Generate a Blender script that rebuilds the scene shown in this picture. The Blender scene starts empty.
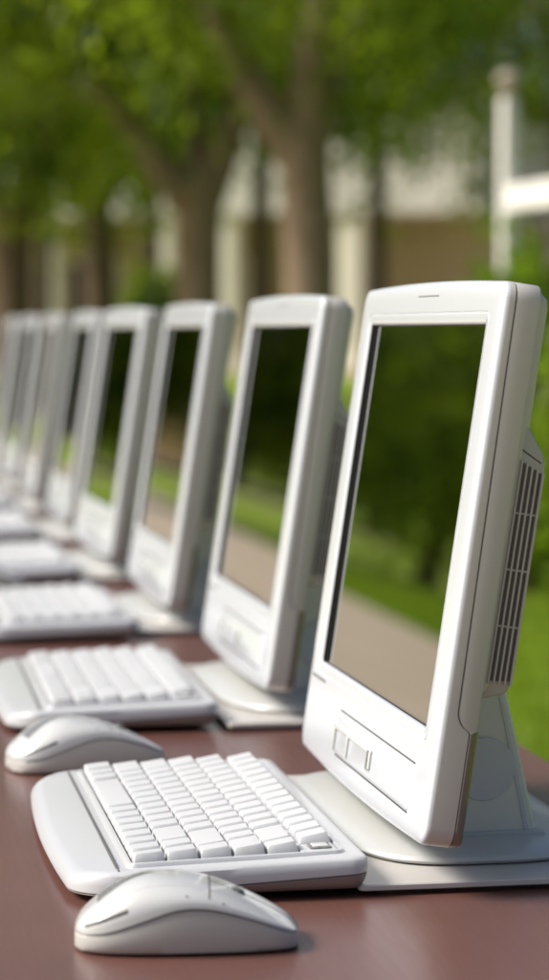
import bpy, bmesh, math, random
import numpy as np
from mathutils import Matrix, Vector, noise
S = bpy.context.scene
C = S.collection
PI = math.pi
random.seed(4)
TZ = 0.75            # height of the table top
SP = 0.6225          # spacing of the computers along the table

# ------------------------------------------------------------------ materials
def mat(name, col, rough=.5, spec=.5, bump=0, bscale=50, var=0, vscale=5, col2=None, metal=0, coat=0, ior=1.5, trans=0):
    m = bpy.data.materials.new(name); m.use_nodes = True
    nt = m.node_tree; b = nt.nodes['Principled BSDF']
    b.inputs['Base Color'].default_value = (*col, 1)
    b.inputs['Roughness'].default_value = rough
    b.inputs['Specular IOR Level'].default_value = spec
    b.inputs['Metallic'].default_value = metal
    b.inputs['Coat Weight'].default_value = coat
    b.inputs['Coat Roughness'].default_value = .08
    b.inputs['IOR'].default_value = ior
    tc = nt.nodes.new('ShaderNodeTexCoord')
    if col2 is not None:
        n = nt.nodes.new('ShaderNodeTexNoise'); n.inputs['Scale'].default_value = vscale; n.inputs['Detail'].default_value = 6
        nt.links.new(tc.outputs['Object'], n.inputs['Vector'])
        r = nt.nodes.new('ShaderNodeValToRGB')
        r.color_ramp.elements[0].position = .35; r.color_ramp.elements[0].color = (*col, 1)
        r.color_ramp.elements[1].position = .65; r.color_ramp.elements[1].color = (*col2, 1)
        nt.links.new(n.outputs['Fac'], r.inputs['Fac']); nt.links.new(r.outputs['Color'], b.inputs['Base Color'])
        if trans:
            t = nt.nodes.new('ShaderNodeBsdfTranslucent'); mx = nt.nodes.new('ShaderNodeMixShader'); mx.inputs[0].default_value = trans
            g = nt.nodes.new('ShaderNodeMixRGB'); g.blend_type = 'MULTIPLY'; g.inputs[0].default_value = 1
            g.inputs[2].default_value = (2.1, 2.35, .75, 1)
            nt.links.new(r.outputs['Color'], g.inputs[1]); nt.links.new(g.outputs[0], t.inputs['Color'])
            nt.links.new(b.outputs[0], mx.inputs[1]); nt.links.new(t.outputs[0], mx.inputs[2])
            nt.links.new(mx.outputs[0], nt.nodes['Material Output'].inputs['Surface'])
    if bump:
        n = nt.nodes.new('ShaderNodeTexNoise'); n.inputs['Scale'].default_value = bscale; n.inputs['Detail'].default_value = 4
        nt.links.new(tc.outputs['Object'], n.inputs['Vector'])
        bp = nt.nodes.new('ShaderNodeBump'); bp.inputs['Strength'].default_value = bump; bp.inputs['Distance'].default_value = .002
        nt.links.new(n.outputs['Fac'], bp.inputs['Height']); nt.links.new(bp.outputs[0], b.inputs['Normal'])
    return m

M_white = mat('white_gloss_plastic', (.61, .635, .665), .17, .5, coat=.35, bump=.02, bscale=900)
M_side = mat('shade_toned_white_plastic', (.56, .535, .50), .34, .5, bump=.05, bscale=1500)  # casing white toned down, with the shade of the side faces in its colour
M_grille = mat('grey_beige_plastic', (.46, .44, .40), .4, .5, bump=.05, bscale=1500)
M_chin = mat('chin_reflection_brown', (.20, .165, .14), .2, .5, coat=.3)  # brown colour paints the dark table reflection on the rounded chin corner
M_slot = mat('vent_shadow_brown', (.12, .108, .095), .7)
M_dark = mat('dark_slot', (.02, .018, .016), .6)
M_gap = mat('seam_grey', (.10, .095, .09), .6)
M_gasket = mat('black_gasket', (.006, .006, .006), .35)
M_glass = mat('dark_screen_glass', (.45, .45, .43), .016, .5, metal=1)
M_base = mat('pale_grey_plastic', (.56, .57, .55), .3, .5, coat=.15, bump=.04, bscale=1500)
M_neck = mat('pale_warm_grey_plastic', (.76, .745, .69), .35, .5, bump=.04, bscale=1500)
M_key = mat('white_keycap', (.56, .57, .58), .38, .5, bump=.06, bscale=1400)
M_kb = mat('white_keyboard_plastic', (.53, .54, .555), .28, .5, coat=.2, bump=.03, bscale=900)
M_kbl = mat('keyboard_reflection_brown', (.28, .24, .215), .3, .5)  # brown colour paints the table's reflection on the lower case
M_mouse = mat('white_mouse_shell', (.57, .575, .57), .16, .5, coat=.5)
M_mousel = mat('cream_mouse_body', (.50, .49, .46), .38, .5, bump=.04, bscale=1500)
M_smoke = mat('smoked_grey_plastic', (.12, .125, .12), .25, .5, col2=(.24, .24, .235), vscale=420)
M_chrome = mat('brushed_silver', (.55, .55, .56), .25, .5, metal=.85)

def table_mat():
    m = mat('red_brown_laminate', (.125, .054, .041), .30, .5, col2=(.155, .070, .055), vscale=3, coat=.3)
    nt = m.node_tree; b = nt.nodes['Principled BSDF']
    tc = nt.nodes.new('ShaderNodeTexCoord'); mp = nt.nodes.new('ShaderNodeMapping'); mp.inputs['Scale'].default_value = (60, 3, 60)
    n = nt.nodes.new('ShaderNodeTexNoise'); n.inputs['Scale'].default_value = 4; n.inputs['Detail'].default_value = 5
    r = nt.nodes.new('ShaderNodeMapRange'); r.inputs['To Min'].default_value = .24; r.inputs['To Max'].default_value = .42
    nt.links.new(tc.outputs['Object'], mp.inputs[0]); nt.links.new(mp.outputs[0], n.inputs['Vector'])
    nt.links.new(n.outputs['Fac'], r.inputs['Value']); nt.links.new(r.outputs[0], b.inputs['Roughness'])
    return m
M_table = table_mat(); M_table.node_tree.nodes['Principled BSDF'].inputs['Coat Roughness'].default_value = .25
M_metal = mat('black_leg_metal', (.03, .03, .03), .4, metal=.6)

M_grass = mat('lawn_grass', (.14, .21, .012), .8, .2, col2=(.21, .29, .02), vscale=.6, bump=1, bscale=40)
M_blade = mat('grass_blade', (.13, .19, .012), .6, .3, col2=(.19, .26, .02), vscale=1.5, trans=.35)
M_path = mat('tan_concrete_path', (.42, .35, .26), .85, .2, col2=(.48, .40, .30), vscale=1.2, bump=.4, bscale=60)
M_plaza = mat('pink_stone_paving', (.60, .48, .40), .85, .2, col2=(.66, .54, .45), vscale=.5, bump=.3, bscale=30)
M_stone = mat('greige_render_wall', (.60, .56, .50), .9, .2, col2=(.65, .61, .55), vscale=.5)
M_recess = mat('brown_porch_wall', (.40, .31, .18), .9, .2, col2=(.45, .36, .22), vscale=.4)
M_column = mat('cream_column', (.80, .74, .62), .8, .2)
M_paintw = mat('white_painted_timber', (.80, .78, .73), .55, .4)
M_roof = mat('grey_brown_roof', (.16, .14, .12), .9, .2)
M_wing = mat('beige_panel_wall', (.36, .31, .24), .9)
M_win = mat('porch_window_glass', (.02, .02, .02), .1)
M_bark = mat('brown_bark', (.21, .15, .10), .9, .2, col2=(.28, .205, .145), vscale=7, bump=1, bscale=20)
M_barkd = mat('dark_brown_bark', (.10, .072, .045), .9, .2, col2=(.14, .10, .065), vscale=7, bump=1, bscale=20)
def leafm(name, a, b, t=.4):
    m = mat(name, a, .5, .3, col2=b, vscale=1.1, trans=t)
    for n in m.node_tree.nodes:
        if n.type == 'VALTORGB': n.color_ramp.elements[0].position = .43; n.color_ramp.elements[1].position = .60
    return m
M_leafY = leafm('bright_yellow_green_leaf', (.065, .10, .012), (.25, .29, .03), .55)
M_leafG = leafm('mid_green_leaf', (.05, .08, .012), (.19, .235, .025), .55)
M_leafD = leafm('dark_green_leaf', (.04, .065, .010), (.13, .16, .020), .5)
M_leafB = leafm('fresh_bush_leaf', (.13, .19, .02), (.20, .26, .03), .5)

# ------------------------------------------------------------------ mesh helpers
def link(name, me, m, parent=None, mtx=None):
    o = bpy.data.objects.new(name, me); C.objects.link(o)
    if isinstance(m, (list, tuple)):
        for q in m: me.materials.append(q)
    elif m: me.materials.append(m)
    if parent: o.parent = parent
    if mtx is not None: o.matrix_local = mtx
    return o

def fin(bm, name, m, parent=None, mtx=None, ang=38, smooth=True):
    bmesh.ops.remove_doubles(bm, verts=bm.verts, dist=1e-6)
    bmesh.ops.recalc_face_normals(bm, faces=bm.faces)
    a = math.radians(ang)
    for f in bm.faces: f.smooth = smooth
    if smooth:
        for e in bm.edges:
            if len(e.link_faces) == 2 and e.calc_face_angle(0) > a: e.smooth = False
    me = bpy.data.meshes.new(name); bm.to_mesh(me); bm.free()
    return link(name, me, m, parent, mtx)

def loft(bm, loops, cap0=False, cap1=False, closed=True, mi=None):
    vs = [[bm.verts.new(p) for p in L] for L in loops]
    n = len(vs[0])
    for i in range(len(vs) - 1):
        for j in range(n if closed else n - 1):
            k = (j + 1) % n
            f = bm.faces.new((vs[i][j], vs[i][k], vs[i+1][k], vs[i+1][j]))
            if mi is not None: f.material_index = mi
    if cap0: bm.faces.new(vs[0])
    if cap1: bm.faces.new(list(reversed(vs[-1])))
    return vs

def rrect(a0, a1, b0, b1, r, ins=0, ns=10, nc=6, vt=None):
    if not isinstance(r, (tuple, list)): r = (r,)*4
    a0 += ins; a1 -= ins; b0 += ins; b1 -= ins
    r = [max(q - ins, .0004) for q in r]
    cs = [(a0+r[0], b0+r[0], r[0], PI), (a1-r[1], b0+r[1], r[1], 1.5*PI), (a1-r[2], b1-r[2], r[2], 0), (a0+r[3], b1-r[3], r[3], .5*PI)]
    out = []
    for i, (x, y, q, s) in enumerate(cs):
        arc = [(x+q*math.cos(s+k/nc*PI/2), y+q*math.sin(s+k/nc*PI/2)) for k in range(nc+1)]
        out += arc
        x2, y2, q2, s2 = cs[(i+1) % 4]
        e = (x2+q2*math.cos(s2), y2+q2*math.sin(s2)); p = arc[-1]
        for k in range(1, ns):
            f = k/ns
            if vt and i == 1: f = vt[k-1]
            if vt and i == 3: f = 1 - vt[ns-1-k]
            out.append((p[0]+(e[0]-p[0])*f, p[1]+(e[1]-p[1])*f))
    return out

def box(bm, x0, x1, y0, y1, z0, z1, c=0, mi=None):
    if c:
        L = []
        for ins, z in ((c, z0), (0, z0+c), (0, z1-c), (c, z1)):
            L.append([(a, b, z) for a, b in rrect(x0, x1, y0, y1, c*1.2, ins, 1, 2)])
        loft(bm, L, True, True, mi=mi)
    else:
        loft(bm, [[(x0, y0, z), (x1, y0, z), (x1, y1, z), (x0, y1, z)] for z in (z0, z1)], True, True, mi=mi)

def tube(bm, pts, rad, n=10, cap=True):
    loops = []
    for i, p in enumerate(pts):
        p = Vector(p); a = Vector(pts[max(i-1, 0)]); b = Vector(pts[min(i+1, len(pts)-1)])
        d = (b-a).normalized(); u = d.orthogonal().normalized()
        if i: u = (pu - d*pu.dot(d)).normalized()
        pu = u; v = d.cross(u)
        loops.append([p + (u*math.cos(2*PI*k/n) + v*math.sin(2*PI*k/n))*rad[i] for k in range(n)])
    loft(bm, loops, cap, cap)

def tag(o, label=None, cat=None, group=None, kind=None):
    if label: o['label'] = label
    if cat: o['category'] = cat
    if group: o['group'] = group
    if kind: o['kind'] = kind
    return o
def empty(name, loc, rz=0):
    o = bpy.data.objects.new(name, None); C.objects.link(o); o.empty_display_size = .05
    o.location = loc; o.rotation_euler = (0, 0, rz); return o
def copy_tree(o, parent=None):
    c = o.copy(); C.objects.link(c); c.parent = parent
    for ch in [q for q in C.objects if q.parent == o]: copy_tree(ch, c)
    return c

# ------------------------------------------------------------------ the computer
W, H, ZB = .3835, .330, .0323
def bulge(y, z):
    s = 1 - ((y - W/2)/(W/2))**2
    if z < H/2: return z - .0045*max(s, 0)*max(0, 1 - z/.05)
    return z + .0030*max(s, 0)*max(0, 1 - (H-z)/.03)
RO = (.012, .013, .010, .010)
VT = [.06, .11, .155, .165, .172, .178, .183, .188, .193, .197, .201, .205, .209, .214, .22, .23, .25, .35, .5, .68, .85]
def outer(ins, d, ns=22, nc=8):
    return [((d(z) if callable(d) else d), y, bulge(y, z)) for y, z in rrect(0, W, 0, H, (.012, .012, .011, .011), ins, ns, nc, VT)]
def hole(grow, d, ns=22, nc=8):
    return [(d, y, z) for y, z in rrect(.035-grow, .352+grow, .064-grow, .305+grow, .0022+grow*.6, 0, ns, nc)]
def seam(z):
    s0 = .0068 + .0030*(1-min(max(z/H, 0), 1)); q = min(max((.0800-z)/.0105, 0), 1)
    return s0 + (.0176-s0)*(1-math.sqrt(max(0, 1-q*q)))**.8

def make_computer():
    root = empty('desktop_computer', (0, 0, TZ))
    def HM(): return Matrix.Translation((-.055, -W/2, ZB)) @ Matrix.Rotation(.1475, 4, 'Y')
    hm = HM()
    # front bezel with the chin
    bm = bmesh.new()
    L = [hole(0, .0036), hole(.0002, .0013), hole(.0007, .0007), hole(.0016, .0001), hole(.0060, .0), hole(.0066, .0007), hole(.0074, .0007), hole(.0080, 0),
         outer(.010, -.0003), outer(.0035, .0), outer(.0014, .0005), outer(.0004, .0016), outer(0, .0034), outer(0, lambda z: seam(z)-.0003), outer(.0014, seam)]
    vs = loft(bm, L)
    far = set(v for q in vs[:2] for v in q if v.co.y > .3495)
    for f in bm.faces:
        if all(v in far for v in f.verts): f.material_index = 1
        elif all(v.co.x > .0030 for v in f.verts) and all(v.co.y < .02 or v.co.y > W-.02 or v.co.z > H-.02 or v.co.z < .02 for v in f.verts): f.material_index = 2  # bezel side faces get the painted shade tone, the front stays white
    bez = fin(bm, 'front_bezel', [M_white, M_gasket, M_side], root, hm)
    # rear closing of the chin (rounded back corner)
    bm = bmesh.new()
    prof = [(.0178, .0004), (.0182, .0002), (.0215, .0006), (.0232, .0022), (.0243, .0050), (.0249, .0095)]
    def chinloop(d, ins):
        pts = []
        for y, z in rrect(0, W, 0, .0690, (.012, .012, .0006, .0006), 0, 22, 8):
            yy = min(max(y, ins), W-ins); zz = max(bulge(y, z), ins - .004*(1-((y-W/2)/(W/2))**2)) if z < .06 else z
            pts.append((d, yy, zz))
        return pts
    loft(bm, [chinloop(d, i) for d, i in prof], True, True)
    fin(bm, 'chin_rear', M_chin, bez, None)
    # side shell
    bm = bmesh.new()
    g = lambda z: seam(z) + .0006
    L = [outer(.0016, g), outer(.0002, g), outer(.0001, lambda z: g(z)+.0004),
         outer(.0001, lambda z: .0210 if z > .0695 else .0184), outer(.0006, lambda z: .0218 if z > .0695 else .0186), outer(.0022, lambda z: .0222 if z > .0695 else .0188)]
    loft(bm, L, False, True)
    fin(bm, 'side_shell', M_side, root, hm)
    # seam filler
    bm = bmesh.new()
    loft(bm, [outer(.0013, lambda z: seam(z)-.001), outer(.0013, lambda z: seam(z)+.002)])
    fin(bm, 'seam_gap', M_gap, bez)
    # back cover above and around the vent block
    bm = bmesh.new()
    def back(ins, d): return [(d, y, z) for y, z in rrect(0, W, .085, H, .012, ins, 8, 6)]
    loft(bm, [back(.0035, .0216), back(.0042, .0245), back(.0065, .0275), back(.012, .0295)], False, True)
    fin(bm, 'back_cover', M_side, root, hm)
    # vent block
    bm = bmesh.new()
    y0, y1 = .0050, W-.0050
    prof = [(.0222, .0885), (.0360, .0930), (.0385, .0955), (.0395, .1000), (.0405, .222), (.0400, .2290), (.0380, .2345), (.0222, .2560)]
    L = []
    for y, s in ((y0, .0022), (y0+.0006, .0008), (y0+.002, 0), (y1-.002, 0), (y1-.0006, .0008), (y1, .0022)):
        cx, cz = .030, .165
        L.append([(d - (s if d > .03 else 0), y, z + (s if z < cz else -s)) for d, z in prof])
    loft(bm, L, True, True)
    vb = fin(bm, 'vent_housing', M_grille, root, hm, ang=30)
    for q in (0, 1):   # shoulder seam across the housing
        bm = bmesh.new()
        yy = (y0-.0003, y0+.0003) if q == 0 else (y1-.0003, y1+.0003)
        loft(bm, [[(.0226, y, .2360), (.0375, y, .2285), (.0375, y, .2292), (.0226, y, .2369)] for y in yy], True, True)
        fin(bm, 'seam_line', M_dark, vb)
    for q in (0, 1):
        ya, yb = (y0-.0002, y0+.0012) if q == 0 else (y1-.0012, y1+.0002)
        bm = bmesh.new()
        # dark slots with ribs standing proud
        loft(bm, [[(.0250, y, .1000), (.0383, y, .1010), (.0392, y, .2225), (.0256, y, .2285)] for y in (ya, yb)], True, True)
        gp = fin(bm, 'vent_slot', M_slot, vb)
        bm = bmesh.new()
        yy = (ya-.0016, ya+.0004) if q == 0 else (yb-.0004, yb+.0016)
        for k in range(5):
            d = .0246 + k*.00335; w = .0010 if k < 4 else .0013
            dz = .0003*k
            loft(bm, [[(d, y, .0985), (d+w, y, .0985), (d+w+.0007, y, .2290-k*.0015), (d+.0007, y, .2295-k*.0015)] for y in yy], True, True)
        for z in (.132, .165, .198):
            yq = (ya-.0009, ya+.0004) if q == 0 else (yb-.0004, yb+.0009)
            loft(bm, [[(.0246, y, z), (.0390, y, z), (.0390, y, z+.0010), (.0246, y, z+.0010)] for y in yq], True, True)
        fin(bm, 'vent_slats', M_grille, vb, smooth=False)
    # slots on the back
    bm = bmesh.new()
    for k in range(22):
        y = .03 + k*.0150
        box(bm, .0398, .0409, y, y+.006, .108, .215)
    fin(bm, 'rear_slots', M_dark, vb, smooth=False)
    # gasket + glass
    bm = bmesh.new()
    def fr_(g, d): return [(d, min(y, .352 - g*5), z) for _, y, z in hole(-g, d)]
    loft(bm, [hole(.0006, .0035), fr_(.0001, .0035), fr_(.0006, .0036), fr_(.0008, .0055)])
    fin(bm, 'screen_gasket', M_gasket, root, hm)
    bm = bmesh.new()
    a = hole(-.0002, .0040); bm.faces.new([bm.verts.new(p) for p in a])
    b = [(p[0]+.002, p[1], p[2]) for p in a]; bm.faces.new([bm.verts.new(p) for p in reversed(b)])
    fin(bm, 'screen', M_glass, root, hm)
    # chin details
    bm = bmesh.new()
    def strip(bm, y0, y1, z0, z1, d0, d1, r=.0006):
        loft(bm, [[(d0, y, z) for y, z in rrect(y0, y1, z0, z1, r, 0, 4, 3)], [(d1+.0002, y, z) for y, z in rrect(y0, y1, z0, z1, r, 0, 4, 3)],
                  [(d1, y, z) for y, z in rrect(y0, y1, z0, z1, r, .0003, 4, 3)]], True, True)
    dm = HM()
    loft(bm, [[(d, y, z) for y, z in rrect(.0455, .262, .0122, .0412, .004, i, 12, 6)] for d, i in ((-.0001, -.0006), (-.0006, 0), (-.0014, .0012), (-.0017, .003))], False, True)
    door = fin(bm, 'drive_door', M_white, root, hm)
    bm = bmesh.new(); strip(bm, .045, .262, .0411, .0421, .0, -.0008); fin(bm, 'door_gap', M_gap, door)
    bm = bmesh.new(); strip(bm, .047, .262, .0112, .0120, .0, -.0008); fin(bm, 'door_gap', M_gap, door)
    bm = bmesh.new()
    strip(bm, .150, .268, .0290, .0318, -.0012, -.0030)
    for yy, zz in ((.262, .0145), (.219, .0160), (.150, .0195)):
        strip(bm, yy, yy+.0052, zz, .0300, -.0012, -.0032)
    fin(bm, 'door_handle', M_base, door)
    bm = bmesh.new()
    strip(bm, .1535, .1585, .0185, .0310, -.0012, -.0034)
    fin(bm, 'eject_catch', M_chrome, door)
    bm = bmesh.new(); strip(bm, .326, .372, .0515, .0535, .0002, -.0006); fin(bm, 'maker_badge', M_chrome, bez)
    bm = bmesh.new(); strip(bm, .158, .215, .3226, .3236, .0002, -.0004, .0003); fin(bm, 'microphone_slot', M_gap, bez)
    # neck
    bm = bmesh.new()
    ny0, ny1 = .118, .262
    pr = [(.040, .0150), (.1000, .0150), (.1010, .0190), (.0800, .1120), (.0700, .122), (.0420, .122)]
    L = []
    for y, s in ((ny0, .0016), (ny0+.0016, 0), (ny1-.0016, 0), (ny1, .0016)):
        L.append([(x-.055 + (s if x < .05 else -s), y-W/2, z) for x, z in pr])
    loft(bm, L, True, True)
    nk = fin(bm, 'neck', M_neck, root, ang=30)
    bm = bmesh.new()   # paler rear edge strip
    loft(bm, [[(-.055+.0940, y-W/2, .016), (-.055+.0965, y-W/2, .016), (-.055+.0775, y-W/2, .108), (-.055+.0755, y-W/2, .108)] for y in (ny0-.0008, ny0+.0012)], True, True)
    fin(bm, 'edge_strip', M_white, nk)
    for y in (ny0-.0016, ny1+.0006):
        bm = bmesh.new()
        loft(bm, [[(-.055+.067+r*math.cos(a*PI/24), yy-W/2, .056+r*math.sin(a*PI/24)) for a in range(48)] for yy, r in ((y, .0195), (y-.0+.0010, .0202))], True, True)
        fin(bm, 'pivot_cap', M_white, nk)
    bm = bmesh.new(); box(bm, .034-.055, .1055-.055, ny0-.006-W/2, ny1+.006-W/2, .0125, .0170, .0008)
    fin(bm, 'neck_foot', M_base, nk)
    # oval base and the tray below
    def sup(a, b, z, n=3.4, N=96):
        out = []
        for k in range(N):
            t = 2*PI*k/N; c, s = math.cos(t), math.sin(t)
            out.append((.002+a*abs(c)**(2/n)*(1 if c > 0 else -1), b*abs(s)**(2/n)*(1 if s > 0 else -1), z))
        return out
    bm = bmesh.new()
    loft(bm, [sup(.0755, .1565, .0073), sup(.0785, .1595, .0081), sup(.0800, .161, .0100), sup(.0785, .1595, .0122), sup(.073, .154, .0136), sup(.05, .13, .0149), sup(.02, .07, .0154)], True, True)
    fin(bm, 'stand_base', M_base, root)
    bm = bmesh.new()
    loft(bm, [[(x, y, z) for x, y in rrect(-.088, .092, -.201, .172, .005, i, 10, 6)] for z, i in ((.0028, .004), (.0030, .0008), (.0036, 0), (.0062, 0), (.0070, .0009))], True, True)
    loft(bm, [[(x, y, z) for x, y in rrect(-.086, .090, -.199, .170, .012, .014, 4, 4)] for z in (0, .0029)], True, True)
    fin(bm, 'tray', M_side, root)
    return root

LBL = ['white flat screen computer nearest the camera, first and largest of the row', 'white flat screen computer directly behind the nearest one, second in the row',
       'third white flat screen computer back along the table, behind the second', 'fourth white computer back along the table, behind the third',
       'fifth white computer back along the table, screen showing as a thin green strip', 'sixth white computer back, blurred near the left edge of the photo',
       'seventh white computer back, strongly blurred at the left edge of the row', 'farthest white computer of the row, half cut by the left edge of the photo']
ADJ = [(-.0092, -.0331, .011, .0057), (.0073, -.0015, .0044, .0126), (.0052, .0185, .0059, -.0037), (-.002, .0029, .0359, .0025),
       (.0007, .0011, .004, -.0052), (-.0024, -.0026, -.0134, -.0119), (0, 0, .01, 0), (0, 0, -.01, .004)]
pc = make_computer()
for n in range(8):
    o = pc if n == 0 else copy_tree(pc)
    dx, dy, rz, dt = ADJ[n]
    ca, sa = math.cos(rz), math.sin(rz)
    bx = .055-.10; 
    o.location = (.10 + bx*ca + dx, W/2 - .002 + bx*sa + n*SP + dy, TZ); o.rotation_euler.z = rz
    tag(o, LBL[n], 'computer', 'white computers in a row on the table')
    for ch in [q for q in C.objects if q.parent == o]:
        if n == 0 and ch.name.split('.')[0] in ('tray', 'stand_base'): ch.location.y = .030
        if n == 1 and ch.name.split('.')[0] in ('tray', 'stand_base'): ch.location.y = 0
        if abs(ch.matrix_local.to_euler().y) > .05:
            ch.matrix_local = Matrix.Translation((-.055, -W/2, ZB)) @ Matrix.Rotation(.1455+dt, 4, 'Y')

# ------------------------------------------------------------------ keyboard
KX0, KX1, KY0, KY1 = -.090, .083, -.178, .178
def ktop(x):
    z = .0195 + (x+.065)/.148*.0050
    if x < -.066: z -= .0075*((-.066-x)/.031)**2
    return z
def kbloop(ins, zf):
    out = []
    for x, y in rrect(KX0, KX1, KY0, KY1, (.034, .012, .012, .034), ins, 14, 8):
        if x < 0:
            x -= .007*(1-(y/KY1)**2)*min(1, -x/.08)
        out.append((x, y, zf(x)))
    return out
def make_keyboard():
    root = empty('keyboard', (0, 0, TZ))
    bm = bmesh.new()
    zl = lambda x: .0052 + (x-KX0)/(KX1-KX0)*.0088
    loft(bm, [kbloop(.016, lambda x: .0038), kbloop(.0105, lambda x: .0040), kbloop(.0055, lambda x: .0040+.12*(zl(x)-.004)), kbloop(.0022, lambda x: .0044+.45*(zl(x)-.0044)), kbloop(.0007, lambda x: zl(x)-.0004), kbloop(.0009, zl)], True, True)
    fin(bm, 'lower_case', M_kbl, root)
    bm = bmesh.new()
    zs = lambda x: zl(x)+.0007
    loft(bm, [kbloop(.0012, zs), kbloop(.0001, lambda x: zs(x)+.0002), kbloop(0, lambda x: zs(x)*.5+ktop(x)*.5-.001), kbloop(.0008, lambda x: ktop(x)-.0022), kbloop(.0026, lambda x: ktop(x)-.0006),
              kbloop(.0050, lambda x: ktop(x)), kbloop(.0090, lambda x: ktop(x)+.0003)], True, True)
    up = fin(bm, 'upper_case', M_kb, root)
    bm = bmesh.new()
    loft(bm, [kbloop(.0014, lambda x: zs(x)-.0012), kbloop(.0014, lambda x: zs(x)+.0006)])
    fin(bm, 'case_gap', M_gap, root)
    # groove of the palm rest, key well
    def plate(bm, x0, x1, y0, y1, h0, h1, r=.002):
        loft(bm, [[(x, y, ktop(x)+h) for x, y in rrect(x0, x1, y0, y1, r, i, 6, 3)] for h, i in ((h0, 0), (h1-.0003, 0), (h1, .0004))], False, True)
    bm = bmesh.new(); plate(bm, -.0650, -.0642, -.172, .172, -.001, .0009, .0003); fin(bm, 'rest_groove', M_gap, up)
    bm = bmesh.new(); plate(bm, -.0545, .0440, -.161, .161, -.001, .0007); plate(bm, .0472, .0655, -.141, .161, -.001, .0007)
    fin(bm, 'key_well', M_gap, up)
    # raised frame round the keys
    bm = bmesh.new()
    def fr(ins, h): return [(x, y, ktop(x)+h) for x, y in rrect(-.0555, .0670, -.1620, .1620, .003, ins, 8, 4)]
    loft(bm, [fr(-.0035, -.001), fr(-.0032, .0004), fr(-.0020, .0022), fr(-.0004, .0024), fr(0, .0008)])
    plate(bm, .0440, .0472, -.161, .161, -.001, .0024, .0004)
    plate(bm, .0472, .0655, -.161, -.1415, -.001, .0024, .001)
    fin(bm, 'key_frame', M_kb, up)
    # lamp window with padlock mark
    bm = bmesh.new(); plate(bm, .0500, .0630, -.1585, -.1445, .002, .0034, .0015); lp = fin(bm, 'lamp_window', M_smoke, root)
    bm = bmesh.new(); plate(bm, .0518, .0612, -.1565, -.1465, .003, .0040, .001); fin(bm, 'lamp_lens', M_base, lp)
    # keys: one mesh per width
    cache = {}
    def keymesh(w, front):
        k = (round(w, 4), front)
        if k in cache: return cache[k]
        bm = bmesh.new(); d = .0189
        L = []
        hh = .0060
        for ix, iy, z in ((0, 0, 0), (.0002, .0002, .0012), (.0008, .0020, hh-.0010), (.0013, .0026, hh-.0002), (.0030, .0038, hh)):
            pts = []
            for x, y in rrect(-d/2+ix, d/2-ix, -w/2+iy, w/2-iy, .0012, 0, 3, 2):
                zz = z
                if z > .004:
                    zz = z + .0011*(x/(d/2)) + (.0010*(abs(y)/(w/2))**2 if w < .03 else 0)
                pts.append((x - (.0006 if z > .004 else 0), y, zz))
            L.append(pts)
        loft(bm, L, False, True)
        bmesh.ops.recalc_face_normals(bm, faces=bm.faces)
        for f in bm.faces: f.smooth = True
        for e in bm.edges:
            if len(e.link_faces) == 2 and e.calc_face_angle(0) > .6: e.smooth = False
        me = bpy.data.meshes.new('key'); bm.to_mesh(me); bm.free(); me.materials.append(M_key)
        cache[k] = me; return me
    u = .3215/16
    rows = [  # x, list of unit widths from the user's left (far end, +y) to the right (near end, -y)
        (-.0455, [1.25, 1, 1, 5, 1, 1, 1, 1, 1, 1, 1, .75]),
        (-.0280, [2] + [1]*10 + [2, 1, 1]),
        (-.0105, [1.75] + [1]*11 + [2.25, 1]),
        (.0070, [1.5] + [1]*13 + [1.5]),
        (.0245+.0007, [1]*13 + [2, 1]),
        (.0565, [1]*14)]
    for x, ws in rows[:5]:
        pass
    xs = [-.0452, -.0269, -.0086, .0097+.0, .0280]
    xs = [-.0450, -.0253, -.0056, .0141, .0338]
    for i, (x, ws) in enumerate(rows):
        xx = xs[i] if i < 5 else .0565
        y = .161; tot = sum(ws); uu = (.3215 if i < 5 else .3015)/tot
        for wu in ws:
            w = wu*uu
            me = keymesh(w-.0021, 0)
            o = bpy.data.objects.new('key', me); C.objects.link(o); o.parent = root
            o.location = (xx, y-w/2, ktop(xx)+.0006); o.rotation_euler = (random.uniform(-.012, .012), -.035-.02*(i-2.5), 0)
            y -= w
    # feet
    for sx in (-.05, .06):
        for sy in (-.14, .14):
            bm = bmesh.new(); box(bm, sx-.006, sx+.006, sy-.012, sy+.012, 0, .0040); fin(bm, 'rubber_foot', M_dark, root)
    return root
kb = make_keyboard()
KL = ['white keyboard nearest the camera, in front of the first computer', 'white keyboard in front of the second computer, behind the nearest keyboard', 'white keyboard in front of the third computer, cut by the left edge',
      'blurred white keyboard in front of the fourth computer with a mouse end beside it', 'blurred white keyboard in front of the fifth computer', 'blurred white keyboard in front of the sixth computer',
      'blurred white keyboard in front of the seventh computer, at the far left', 'farthest white keyboard, in front of the farthest computer']
KP = [(-.1165, .158, .0), (-.112, .792, -.01), (-.112, 1.405, .01), (-.116, 2.03, 0), (-.118, 2.67, 0), (-.118, 3.29, .01), (-.118, 3.9, 0), (-.118, 4.53, 0)]
for n in range(8):
    o = kb if n == 0 else copy_tree(kb)
    o.location = (KP[n][0], KP[n][1], TZ); o.rotation_euler.z = KP[n][2]
    tag(o, KL[n], 'keyboard', 'white keyboards on the table')

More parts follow.
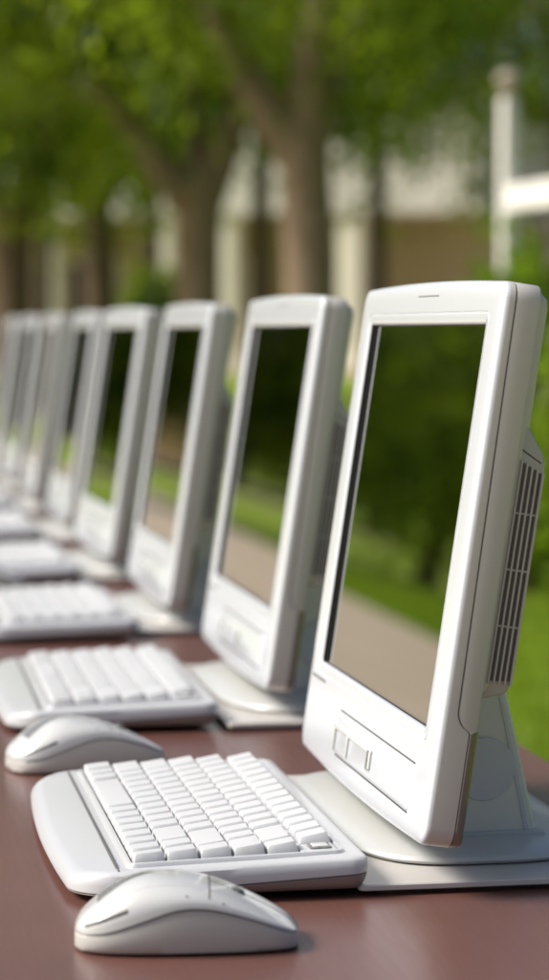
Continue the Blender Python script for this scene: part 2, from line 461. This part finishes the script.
# ------------------------------------------------------------------ mouse  (long axis X, palm end at -X, button end at +X)
def interp(t, tab):
    for (a, u), (b, v) in zip(tab, tab[1:]):
        if t <= b:
            s = (t-a)/(b-a); s = s*s*(3-2*s) if False else s
            return u+(v-u)*s
    return tab[-1][1]
def cr(t, tab):   # catmull-rom through table values
    n = len(tab)
    for i in range(n-1):
        if t <= tab[i+1][0] or i == n-2:
            p0 = tab[max(i-1, 0)]; p1 = tab[i]; p2 = tab[i+1]; p3 = tab[min(i+2, n-1)]
            h = p2[0]-p1[0]; s = (t-p1[0])/h
            m1 = (p2[1]-p0[1])/(p2[0]-p0[0])*h if p2[0] != p0[0] else 0
            m2 = (p3[1]-p1[1])/(p3[0]-p1[0])*h if p3[0] != p1[0] else 0
            return (2*s**3-3*s**2+1)*p1[1]+(s**3-2*s**2+s)*m1+(-2*s**3+3*s**2)*p2[1]+(s**3-s**2)*m2
ML = .120
HT = [(0, .0125), (.02, .0170), (.06, .0215), (.15, .0300), (.25, .0365), (.36, .0388), (.54, .0362), (.66, .0318), (.78, .0255), (.90, .0180), (.96, .0135), (1, .0095)]
HS = [(0, .0095), (.15, .0125), (.31, .0190), (.46, .0248), (.60, .0248), (.78, .0190), (.90, .0135), (1, .0082)]
HW = [(0, .010), (.015, .0165), (.05, .0235), (.15, .0300), (.35, .0330), (.6, .0315), (.85, .0265), (.95, .0215), (.985, .0150), (1, .009)]
def make_mouse():
    root = empty('computer_mouse', (0, 0, TZ))
    ts = [0, .006, .015, .03, .05, .08]+[.1+.03*i for i in range(28)]+[.94, .96, .975, .987, .995, 1]
    ts = sorted(set(ts)); X = lambda t: (t-.5)*ML
    # lower body
    bm = bmesh.new(); L = []
    N = 20
    for t in ts:
        w = cr(t, HW); s = cr(t, HS); P = []
        for k, (f, g) in enumerate(((.86, 0), (.93, .03), (.985, .22), (1.0, .5), (.995, .8), (.972, .97), (.93, 1.0))):
            P.append((X(t)*(1 if True else 1), -w*f, .0012+(s-.0012)*g))
        Q = [(x, -y, z) for x, y, z in reversed(P)]
        L.append(P+Q)
    loft(bm, L, True, True)
    fin(bm, 'lower_body', M_mousel, root, ang=50)
    # upper shell
    bm = bmesh.new(); L = []
    for t in ts:
        w = cr(t, HW); s = cr(t, HS)+.0006; h = cr(t, HT); P = []
        n = 22
        P.append((X(t), -w*.94, s-.0004))
        for k in range(n+1):
            a = PI*k/n
            c, q = -math.cos(a), math.sin(a)
            P.append((X(t), w*1.004*(abs(c)**.82)*(1 if c > 0 else -1), s+(h-s)*(abs(q)**.80)))
        P.append((X(t), w*.94, s-.0004))
        L.append(P)
    loft(bm, L, True, True)
    up = fin(bm, 'upper_shell', M_mouse, root, ang=50)
    bm = bmesh.new(); L = []
    for t in ts:
        w = cr(t, HW)*.965; s = cr(t, HS)
        L.append([(X(t)*.985, -w, s-.0008), (X(t)*.985, w, s-.0008), (X(t)*.985, w, s+.0012), (X(t)*.985, -w, s+.0012)])
    loft(bm, L, True, True); fin(bm, 'shell_gap', M_gap, root)
    # surface point of the shell
    def surf(t, v, off=.0):
        w = cr(t, HW); s = cr(t, HS)+.0006; h = cr(t, HT)
        c = max(-1, min(1, v)); cc = (abs(c)**(1/.82)); q = math.sqrt(max(0, 1-cc*cc))
        return Vector((X(t), w*1.004*v, s+(h-s)*(q**.80)+off))
    def ribbon(bm, pts, half, off, perp=None):
        for (a, b) in zip(pts, pts[1:]): pass
        A = []; B = []
        for i, (t, v) in enumerate(pts):
            t0, v0 = pts[max(i-1, 0)]; t1, v1 = pts[min(i+1, len(pts)-1)]
            dt, dv = (t1-t0)*ML, (v1-v0)*.033; l = math.hypot(dt, dv) or 1
            nt, nv = -dv/l, dt/l
            A.append(surf(t+nt*half/ML, v+nv*half/.033, off)); B.append(surf(t-nt*half/ML, v-nv*half/.033, off))
        va = [bm.verts.new(p) for p in A]; vb = [bm.verts.new(p) for p in B]
        vc = [bm.verts.new(p-Vector((0, 0, .0006+off))) for p in A]; vd = [bm.verts.new(p-Vector((0, 0, .0006+off))) for p in B]
        for i in range(len(A)-1):
            bm.faces.new((va[i], va[i+1], vb[i+1], vb[i])); bm.faces.new((va[i], vc[i], vc[i+1], va[i+1])); bm.faces.new((vb[i], vb[i+1], vd[i+1], vd[i]))
    # button split, side crease
    bm = bmesh.new()
    ribbon(bm, [(.60+.02*i, 0) for i in range(20)], .0006, .00012)
    ribbon(bm, [(.60, -.9+.09*i) for i in range(21)], .0004, .00012)
    fin(bm, 'button_gap', M_gap, up)
    bm = bmesh.new()
    for sgn in (-1, 1):
        ribbon(bm, [(.05+.0475*i, sgn*(.62+.22*math.sin(PI*(i/19))**.8 if False else sgn*sgn*(.60+.10*math.cos(i/19*PI)))) for i in range(20)], .00035, .00010)
    fin(bm, 'crease', M_base, up)
    bm = bmesh.new()
    ribbon(bm, [(.05+.012*i, -.955) for i in range(17)], .00045, .00018)
    fin(bm, 'thumb_line', M_gap, up)
    # scroll wheel
    bm = bmesh.new()
    c = surf(.72, 0, -.0022)
    loft(bm, [[(c.x+r*math.cos(2*PI*k/28), y, c.z-.0008+r*math.sin(2*PI*k/28)) for k in range(28)] for y, r in ((-.0034, .0040), (-.0028, .0050), (.0028, .0050), (.0034, .0040))], True, True)
    fin(bm, 'scroll_wheel', M_smoke, root)
    # smoked triangular inset on the palm end
    bm = bmesh.new(); rows = []
    for i in range(9):
        s = i/8; t = .10+.26*s
        half = .34*(1-s)**1.0
        rows.append([bm.verts.new(surf(t, -.05+.10*s+half*(j/6-.5)*2, .00025)) for j in range(7)])
    for i in range(8):
        for j in range(6): bm.faces.new((rows[i][j], rows[i][j+1], rows[i+1][j+1], rows[i+1][j]))
    bmesh.ops.remove_doubles(bm, verts=bm.verts, dist=1e-5)
    fin(bm, 'smoked_inset', M_smoke, up)
    bm = bmesh.new()
    for t, v in ((.50, -.90), (.66, -.93)):
        p = surf(t, v, .0001); bmesh.ops.create_icosphere(bm, subdivisions=2, radius=.00055, matrix=Matrix.Translation(p))
    fin(bm, 'screw_dots', M_gap, up)
    bm = bmesh.new()
    for x in (-.04, .04): box(bm, x-.008, x+.008, -.012, .012, 0, .0016)
    fin(bm, 'glide_pads', M_dark, root)
    return root
ms = make_mouse()
for n, (x, y, rz, lb) in enumerate([(-.1545, -.112, -.13, 'white mouse in front of the nearest keyboard, at the bottom of the photo'),
                                    (-.1560, .462, .20, 'white mouse between the nearest keyboard and the second keyboard'),
                                    (-.168, 1.770, .15, 'blurred white mouse beside the fourth keyboard, at the left edge of the photo')]):
    o = ms if n == 0 else copy_tree(ms)
    o.location = (x, y, TZ); o.rotation_euler.z = rz
    tag(o, lb, 'mouse', 'white mice on the table')

# ------------------------------------------------------------------ table
t = tag(empty('long_table', (-.065, 2.4, 0)), 'long table with a red brown top carrying the whole row of computers', 'table')
bm = bmesh.new()
box(bm, -.262, .262, -2.95, 2.95, TZ-.028, TZ, .002)
fin(bm, 'table_top', M_table, t)
for y in (-2.6, -.9, .9, 2.6):
    for x in (-.21, .21):
        bm = bmesh.new(); box(bm, x-.016, x+.016, y-.016, y+.016, 0, TZ-.0285, .002); fin(bm, 'leg', M_metal, t)
bm = bmesh.new()
for x in (-.21, .21): box(bm, x-.01, x+.01, -2.58, 2.58, TZ-.075, TZ-.030)
fin(bm, 'apron', M_metal, t)

# ------------------------------------------------------------------ ground
def sheet(name, x0, x1, y0, y1, z, m, nx=1, ny=1, kind='structure'):
    bm = bmesh.new()
    vs = [[bm.verts.new((x0+(x1-x0)*i/nx, y0+(y1-y0)*j/ny, z)) for j in range(ny+1)] for i in range(nx+1)]
    for i in range(nx):
        for j in range(ny): bm.faces.new((vs[i][j], vs[i+1][j], vs[i+1][j+1], vs[i][j+1]))
    o = fin(bm, name, m); tag(o, kind=kind); return o
sheet('ground', -900, 900, -900, 900, -.02, M_grass)
sheet('lawn', -60, 60, -20, 90, -.012, M_grass)
sheet('path', -5.3, 1.0, -20, 38, -.004, M_path)
sheet('paved_terrace', 11.2, 60, 37, 57, -.004, M_plaza)
sheet('cross_path', -60, -3, 58, 61, -.004, M_path)

def blades(name, n, xr, yr, h, seed):
    rs = np.random.RandomState(seed)
    x = rs.uniform(*xr, n); y = rs.uniform(*yr, n); a = rs.uniform(0, 2*PI, n); hh = h*rs.uniform(.5, 1.2, n); w = .006
    lx, ly = rs.normal(0, .35, n)*hh, rs.normal(0, .35, n)*hh
    v = np.zeros((n, 3, 3)); z0 = -.012
    v[:, 0] = np.stack([x-w*np.cos(a), y-w*np.sin(a), np.full(n, z0)], 1); v[:, 1] = np.stack([x+w*np.cos(a), y+w*np.sin(a), np.full(n, z0)], 1)
    v[:, 2] = np.stack([x+lx, y+ly, z0+hh], 1)
    me = bpy.data.meshes.new(name); me.from_pydata(v.reshape(-1, 3).tolist(), [], np.arange(3*n).reshape(n, 3).tolist())
    return link(name, me, M_blade)
tag(blades('grass', 70000, (1.02, 4.5), (2.5, 16), .06, 1), 'short green lawn grass beside the path behind the table', 'grass', kind='stuff')
tag(blades('grass', 60000, (-9.5, -5.32), (9, 30), .07, 2), 'lawn grass on the far side of the path, mirrored in the screens', 'grass', kind='stuff')

# ------------------------------------------------------------------ foliage
def leafmesh(name, centers, per, spread, size, rs, droop=0.0):
    cs = np.asarray(centers); k = len(cs); n = k*per
    c = np.repeat(cs, per, 0)
    sp = np.repeat(rs.uniform(.6, 1.3, k), per)[:, None]
    p = c + rs.normal(0, 1, (n, 3))*np.array(spread)*sp
    p[:, 2] -= droop*np.abs(rs.normal(0, 1, n))
    d1 = rs.normal(0, 1, (n, 3)); d1[:, 2] -= .6; d1 /= np.linalg.norm(d1, axis=1)[:, None]
    d2 = np.cross(d1, rs.normal(0, 1, (n, 3))); d2 /= np.linalg.norm(d2, axis=1)[:, None]
    s = size*rs.uniform(.6, 1.3, n)[:, None]
    v = np.stack([p, p+d1*s*.5+d2*s*.27, p+d1*s, p+d1*s*.5-d2*s*.27], 1).reshape(-1, 3)
    me = bpy.data.meshes.new(name); me.from_pydata(v.tolist(), [], np.arange(4*n).reshape(n, 4).tolist())
    return me
def crown_centers(c, r, n, rs, low=None):
    out = []
    while len(out) < n:
        p = rs.uniform(-1, 1, 3); d = np.linalg.norm(p)
        if d > 1 or d < .35: continue
        q = np.array(c)+p*np.array(r)
        if noise.noise(Vector(q*.9)) < -.12: continue
        out.append(q)
    return out
def limbs(bm, base, fork, tr, ends, rs):
    p = [Vector(base), Vector(base).lerp(Vector(fork), .5)+Vector((rs.normal(0, .03), rs.normal(0, .03), 0)), Vector(fork)]
    tube(bm, [p[0]-Vector((0, 0, .05)), p[0]+Vector((0, 0, .25)), p[1], p[2]], [tr*1.45, tr*1.08, tr*.95, tr*.92], 14)
    for e, r in ends:
        e = Vector(e); a = Vector(fork)-Vector((0, 0, .25)); m = a.lerp(e, .5)+Vector((0, 0, -.12*(e-a).length*.5)); m2 = a.lerp(e, .25) + Vector((0, 0, -.06))
        tube(bm, [a, m2, m, e], [r*1.05, r*.95, r*.7, r*.3], 10)
        for k in range(3):
            b = m.lerp(e, .2+.3*k); d = Vector(rs.normal(0, 1, 3)); d.z = abs(d.z)*.6; d = d.normalized()*rs.uniform(.6, 1.1)
            tube(bm, [b, b+d*.5+Vector((0, 0, .05)), b+d], [r*.35, r*.22, r*.08], 6)
def tree(loc, fork_h, tr, ends, cc, cr_, ncl, per, leaf, label, seed, size=.10, bark=M_bark, spread=(.22, .22, .26), extra=(), droop=.2, fork_off=(0, 0)):
    rs = np.random.RandomState(seed)
    r = tag(empty('leafy_tree', (loc[0], loc[1], 0)), label, 'tree', 'trees beside the path')
    bm = bmesh.new(); limbs(bm, (0, 0, 0), (fork_off[0], fork_off[1], fork_h), tr, ends, rs)
    fin(bm, 'trunk', bark, r)
    cen = crown_centers(cc, cr_, ncl, rs) + [np.array(e) for e in extra]
    me = leafmesh('crown', cen, per, spread, size, rs, droop)
    link('crown', me, leaf, r)
    return r

# camera basis, used to turn a viewing direction and a distance into a real ground position
YAW, PIT, FPX = .16558, .0620, 2577.1
CAM = Vector((-.33408, -1.47346, TZ+.33025))
def gp(px, D):
    a = YAW + math.atan((px-274.5)/FPX*1.0)
    return CAM.x + D*math.sin(a), CAM.y + D*math.cos(a)
def hz(py, D): return CAM.z + (329.5-py)/FPX*D

def T(px, D, **k):
    x, y = gp(px, D); return tree((x, y), **k)
# tree B (right of centre, nearer)
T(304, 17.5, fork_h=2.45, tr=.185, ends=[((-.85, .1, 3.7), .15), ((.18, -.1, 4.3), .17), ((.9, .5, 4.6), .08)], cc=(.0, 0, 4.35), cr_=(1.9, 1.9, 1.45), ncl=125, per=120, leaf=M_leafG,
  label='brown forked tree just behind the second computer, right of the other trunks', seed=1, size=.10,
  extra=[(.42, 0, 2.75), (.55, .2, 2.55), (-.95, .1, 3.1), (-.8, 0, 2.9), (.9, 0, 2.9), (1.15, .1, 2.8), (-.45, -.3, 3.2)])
T(200, 20.5, fork_h=2.25, tr=.19, ends=[((-1.0, 0, 3.4), .15), ((.6, .1, 3.7), .16), ((0, .6, 4.2), .1)], cc=(0, 0, 4.65), cr_=(2.0, 2.0, 1.5), ncl=125, per=120, leaf=M_leafG,
  label='forked tree with a dark brown trunk behind the third computer', seed=2, size=.11, bark=M_bark,
  extra=[(-1.1, 0, 2.8), (.75, -.3, 2.7), (.35, .5, 3.0)])
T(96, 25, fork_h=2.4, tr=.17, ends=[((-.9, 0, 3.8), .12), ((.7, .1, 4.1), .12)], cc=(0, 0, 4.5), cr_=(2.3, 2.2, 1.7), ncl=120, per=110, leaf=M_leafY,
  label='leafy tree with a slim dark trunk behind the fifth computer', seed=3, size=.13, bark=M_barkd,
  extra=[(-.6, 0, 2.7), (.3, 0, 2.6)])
T(14, 21, fork_h=2.1, tr=.16, ends=[((-.8, 0, 3.6), .12), ((.7, .1, 3.8), .12)], cc=(0, 0, 4.1), cr_=(2.0, 2.0, 1.65), ncl=125, per=120, leaf=M_leafY,
  label='bright green tree at the left edge of the photo with a brown trunk', seed=4, size=.12, bark=M_barkd,
  extra=[(-.3, -.5, 2.4), (.2, -.5, 2.35)])
T(452, 24, fork_h=4.2, tr=.17, ends=[((-1.2, -.3, 4.9), .12), ((.9, .1, 5.2), .12)], cc=(-.3, 0, 5.3), cr_=(2.7, 2.3, 1.5), ncl=115, per=120, leaf=M_leafG,
  label='tree whose hanging branches fill the upper right of the photo', seed=5, size=.12, fork_off=(.35, .3),
  extra=[(-.1, -.3, 3.2), (-.15, -.3, 3.0), (.0, -.3, 3.5), (-.7, 0, 3.4), (.5, 0, 3.6), (.9, 0, 3.7)]) if False else None
x, y = gp(610, 27)
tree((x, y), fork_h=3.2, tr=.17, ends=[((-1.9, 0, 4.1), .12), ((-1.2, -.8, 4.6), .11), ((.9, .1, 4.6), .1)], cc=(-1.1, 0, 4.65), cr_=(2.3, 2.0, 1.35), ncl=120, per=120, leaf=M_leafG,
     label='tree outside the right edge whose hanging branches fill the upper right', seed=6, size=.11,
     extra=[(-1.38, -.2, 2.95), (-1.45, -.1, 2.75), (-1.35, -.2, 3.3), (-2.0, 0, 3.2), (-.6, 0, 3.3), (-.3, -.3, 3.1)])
# taller trees behind the first ones, in front of the building
for px, D, s, lf, lb in [(40, 40, 11, M_leafD, 'tall dark tree behind the bright tree at the left edge'), (150, 38, 12, M_leafD, 'tall dark tree behind the left pair of trunks'),
                         (262, 41, 13, M_leafD, 'tall dark tree between the two forked trees, farther back'), (375, 43, 14, M_leafD, 'tall dark tree right of the forked trees, high above the porch')]:
    T(px, D, fork_h=4.8, tr=.16, ends=[((-1.3, 0, 6.4), .12), ((1.2, .1, 6.6), .12)], cc=(0, 0, 6.6 if px < 370 else 7.2), cr_=(3.3, 2.6, 2.5), ncl=110, per=110, leaf=lf, label=lb, seed=s, size=.2, bark=M_barkd, spread=(.4, .4, .42), droop=.3)
# trees across the path, seen mirrored in the screens
rsm = np.random.RandomState(33)
MP = [(-8.9, 33, 0, M_leafG, 'dark tree across the path, nearest of those mirrored in the screens'), (-11.5, 69, 1, M_leafY, 'green tree beyond the cross path, middle of the mirrored group'),
      (-16.5, 68, 1, M_leafG, 'dark tree beyond the cross path, left of the mirrored group'), (-7.2, 70, 1, M_leafY, 'dark tree beyond the cross path, right of the mirrored group'),
      (-3.0, 72, 1, M_leafY, 'green tree at the far right end of the mirrored group'), (-22, 70, 1, M_leafG, 'green tree at the far left end of the mirrored group')]
for i, (x, y, big, lf, lb) in enumerate(MP):
    if big: tree((x, y), fork_h=2.6, tr=.3, ends=[((-1.9, 0, 4.6), .2), ((1.8, .1, 4.8), .2)], cc=(0, 0, 5.6), cr_=(4.2, 3.0, 3.9), ncl=120, per=110, leaf=lf, label=lb, seed=40+i, size=.3, bark=M_bark, spread=(.5, .5, .6), droop=.6); continue
    tree((x, y), fork_h=1.7, tr=.17, ends=[((-.9, 0, 3.0), .12), ((.8, .1, 3.2), .12)], cc=(0, 0, 2.75), cr_=(2.3, 2.3, 2.3), ncl=125, per=105, leaf=lf, label=lb, seed=40+i, size=.15, bark=M_barkd, spread=(.3, .3, .35), droop=.3)

def bush(loc, r, h, leaf, label, seed, size=.07, ncl=60, per=110, name='leafy_bush', cat='bush'):
    rs = np.random.RandomState(seed)
    o = tag(empty(name, (loc[0], loc[1], 0)), label, cat, 'bushes round the lawn')
    bm = bmesh.new()
    for k in range(6):
        a = k*PI/3+.3; e = (r*.55*math.cos(a), r*.55*math.sin(a), h*.75)
        tube(bm, [(0, 0, -.05), (e[0]*.3, e[1]*.3, h*.35), e], [.025, .018, .008], 6)
    fin(bm, 'stems', M_barkd, o)
    cen = crown_centers((0, 0, h*.52), (r, r, h*.45), ncl, rs)
    link('foliage', leafmesh('foliage', cen, per, (r*.13, r*.13, h*.10), size, rs, .03), leaf, o)
x, y = gp(526, 10.5); bush((x, y), .27, hz(262, 10.5), M_leafB, 'fresh green bush at the foot of the white pergola post', 60)
x, y = gp(590, 10); bush((x, y), .2, 1.15, M_leafB, 'fresh green bush right of the pergola post, at the right edge', 61)
x, y = gp(548, 60); bush((x, y), 1.5, 1.25, M_leafG, 'low dark bush against the far wall at the right edge', 62, size=.16)
x, y = gp(585, 60.5); bush((x, y), 1.5, 1.3, M_leafG, 'low bush beyond the right edge against the far wall', 64, size=.16)
x, y = gp(158, 30); bush((x, y), .55, hz(282, 30), M_leafG, 'small green bush between the tree trunks above the fourth computer', 63, size=.12)
for i, (x, y) in enumerate([(-9.5, 76), (-14, 77), (-19, 76), (-5.2, 77), (-1.0, 78)]):
    bush((x, y), 2.9, 4.6, M_leafG, ['dark bush in the middle of the back of the mirrored lawn', 'dark bush left of middle at the back of the mirrored lawn', 'leftmost dark bush at the back of the mirrored lawn', 'dark bush where the path ends at the far left', 'dark bush farthest right of those closing the mirrored lawn'][i], 70+i, size=.22, ncl=70, per=120)

# ------------------------------------------------------------------ building with a columned porch
BY = 61.5
BA = math.radians(-28)
b = tag(empty('porch_building', (6, BY, 0), BA), 'beige building with a columned porch behind the trees', 'building')
Htop = hz(216, 62.5); 
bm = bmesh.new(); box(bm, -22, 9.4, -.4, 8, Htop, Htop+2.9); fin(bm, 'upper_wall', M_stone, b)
bm = bmesh.new(); box(bm, -22.3, 9.7, -.9, 8.3, Htop+2.903, Htop+3.15); fin(bm, 'roof', M_roof, b)
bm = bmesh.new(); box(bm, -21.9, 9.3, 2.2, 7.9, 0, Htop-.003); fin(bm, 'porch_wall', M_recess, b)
bm = bmesh.new(); box(bm, -22, 9.4, -.5, 2.197, 0, .15); fin(bm, 'porch_floor', M_plaza, b)
for px in (-60, 50, 165, 228, 352, 600):
    a = YAW + math.atan((px-274.5)/FPX); ta = math.tan(a)
    # where the line of sight crosses the facade line (6 + s cos, BY + s sin)
    xx = (CAM.x + ta*(BY-CAM.y) - 6)/(math.cos(BA) - ta*math.sin(BA))
    bm = bmesh.new(); box(bm, xx-.27, xx+.27, -.25, .29, .153, Htop-.003, .02)
    box(bm, xx-.34, xx+.34, -.32, .36, .1535, .45, .02); fin(bm, 'column', M_column, b)
for k, xx in enumerate((-17, -12.5, -8.6, -1.2, 2.2)):
    f = bmesh.new(); box(f, xx-.75, xx+.75, 2.10, 2.197, 1.1, 2.9); w = fin(f, 'window', M_column, b)
    g = bmesh.new(); box(g, xx-.65, xx+.65, 2.06, 2.097, 1.2, 2.8); fin(g, 'pane', M_win, w)
# side wing, set back on the right
b2 = tag(empty('side_wing', (20.5, 66, 0), math.radians(-20)), 'lower beige wing of the building behind the white pergola', 'building')
bm = bmesh.new(); box(bm, -4.2, 14, 0, 8, 0, 6.0); fin(bm, 'wall', M_wing, b2)
bm = bmesh.new(); box(bm, -4.5, 14.3, -.4, 8.4, 6.003, 6.3); fin(bm, 'roof', M_roof, b2)
bm = bmesh.new(); box(bm, -2.0, .2, -.06, -.003, 1.2, 3.1); w = fin(bm, 'window', M_column, b2)
bm = bmesh.new(); box(bm, -1.9, .1, -.09, -.063, 1.3, 3.0); fin(bm, 'pane', M_win, w)

# ------------------------------------------------------------------ white pergola frame
D = 12
x, y = gp(507, D); x2, y2 = gp(680, D-1.8)
ang = math.atan2(y2-y, x2-x); ln = math.hypot(x2-x, y2-y)
p = tag(empty('white_pergola', (x, y, 0), ang), 'white painted timber post and rail frame with a ball capped post at the right', 'pergola')
for k, xx in enumerate((0, ln)):
    bm = bmesh.new(); box(bm, xx-.037, xx+.037, -.037, .037, 0, hz(100, D), .012); po = fin(bm, 'post', M_paintw, p)
    bm = bmesh.new(); top = hz(100, D)
    pf = [(0, .036), (.015, .048), (.022, .048), (.03, .03), (.042, .027), (.055, .046), (.075, .058), (.095, .054), (.115, .033), (.125, .007)]
    loft(bm, [[(xx+r*math.cos(2*PI*k/24), r*math.sin(2*PI*k/24), top+.001+z) for k in range(24)] for z, r in pf], True, True)
    fin(bm, 'ball_cap', M_wing, po)
zr = hz(213, D)
bm = bmesh.new(); box(bm, .039, ln-.039, -.028, .028, zr, zr+.118, .008); fin(bm, 'rail', M_paintw, p)

# ------------------------------------------------------------------ light, sky, camera
w = bpy.data.worlds.new('World'); S.world = w; w.use_nodes = True
nt = w.node_tree; bg = nt.nodes['Background']
sk = nt.nodes.new('ShaderNodeTexSky'); sk.sky_type = 'NISHITA'; sk.sun_disc = False
EL, AZ = math.radians(43), math.radians(-84)     # azimuth measured from +Y towards +X
sk.sun_elevation = EL; sk.sun_rotation = AZ
sk.air_density = .8; sk.dust_density = 5; sk.ozone_density = 1
nt.links.new(sk.outputs[0], bg.inputs['Color']); bg.inputs['Strength'].default_value = .09
sd = bpy.data.lights.new('sun', 'SUN'); sd.energy = 3.3; sd.angle = math.radians(22); sd.color = (1, .97, .92)
so = bpy.data.objects.new('sun', sd); C.objects.link(so)
dirv = Vector((math.sin(AZ)*math.cos(EL), math.cos(AZ)*math.cos(EL), math.sin(EL)))
so.rotation_euler = (-dirv).to_track_quat('-Z', 'Y').to_euler(); so.location = dirv*30

cd = bpy.data.cameras.new('camera'); co = bpy.data.objects.new('camera', cd); C.objects.link(co); S.camera = co
F = Vector((math.sin(YAW)*math.cos(PIT), math.cos(YAW)*math.cos(PIT), -math.sin(PIT)))
R = Vector((math.cos(YAW), -math.sin(YAW), 0)); U = R.cross(F)
m = Matrix(((R.x, U.x, -F.x, CAM.x), (R.y, U.y, -F.y, CAM.y), (R.z, U.z, -F.z, CAM.z), (0, 0, 0, 1)))
co.matrix_world = m
cd.sensor_fit = 'VERTICAL'; cd.sensor_height = 36; cd.lens = FPX/980*36
cd.clip_start = .05; cd.clip_end = 3000
cd.dof.use_dof = True; cd.dof.focus_distance = 1.56; cd.dof.aperture_fstop = cd.lens/1000/.0158*1.0
S.view_settings.view_transform = 'Standard'; S.view_settings.look = 'None'; S.view_settings.gamma = 1
S.view_settings.exposure = .43
S.render.engine = 'CYCLES'
S.cycles.max_bounces = 8
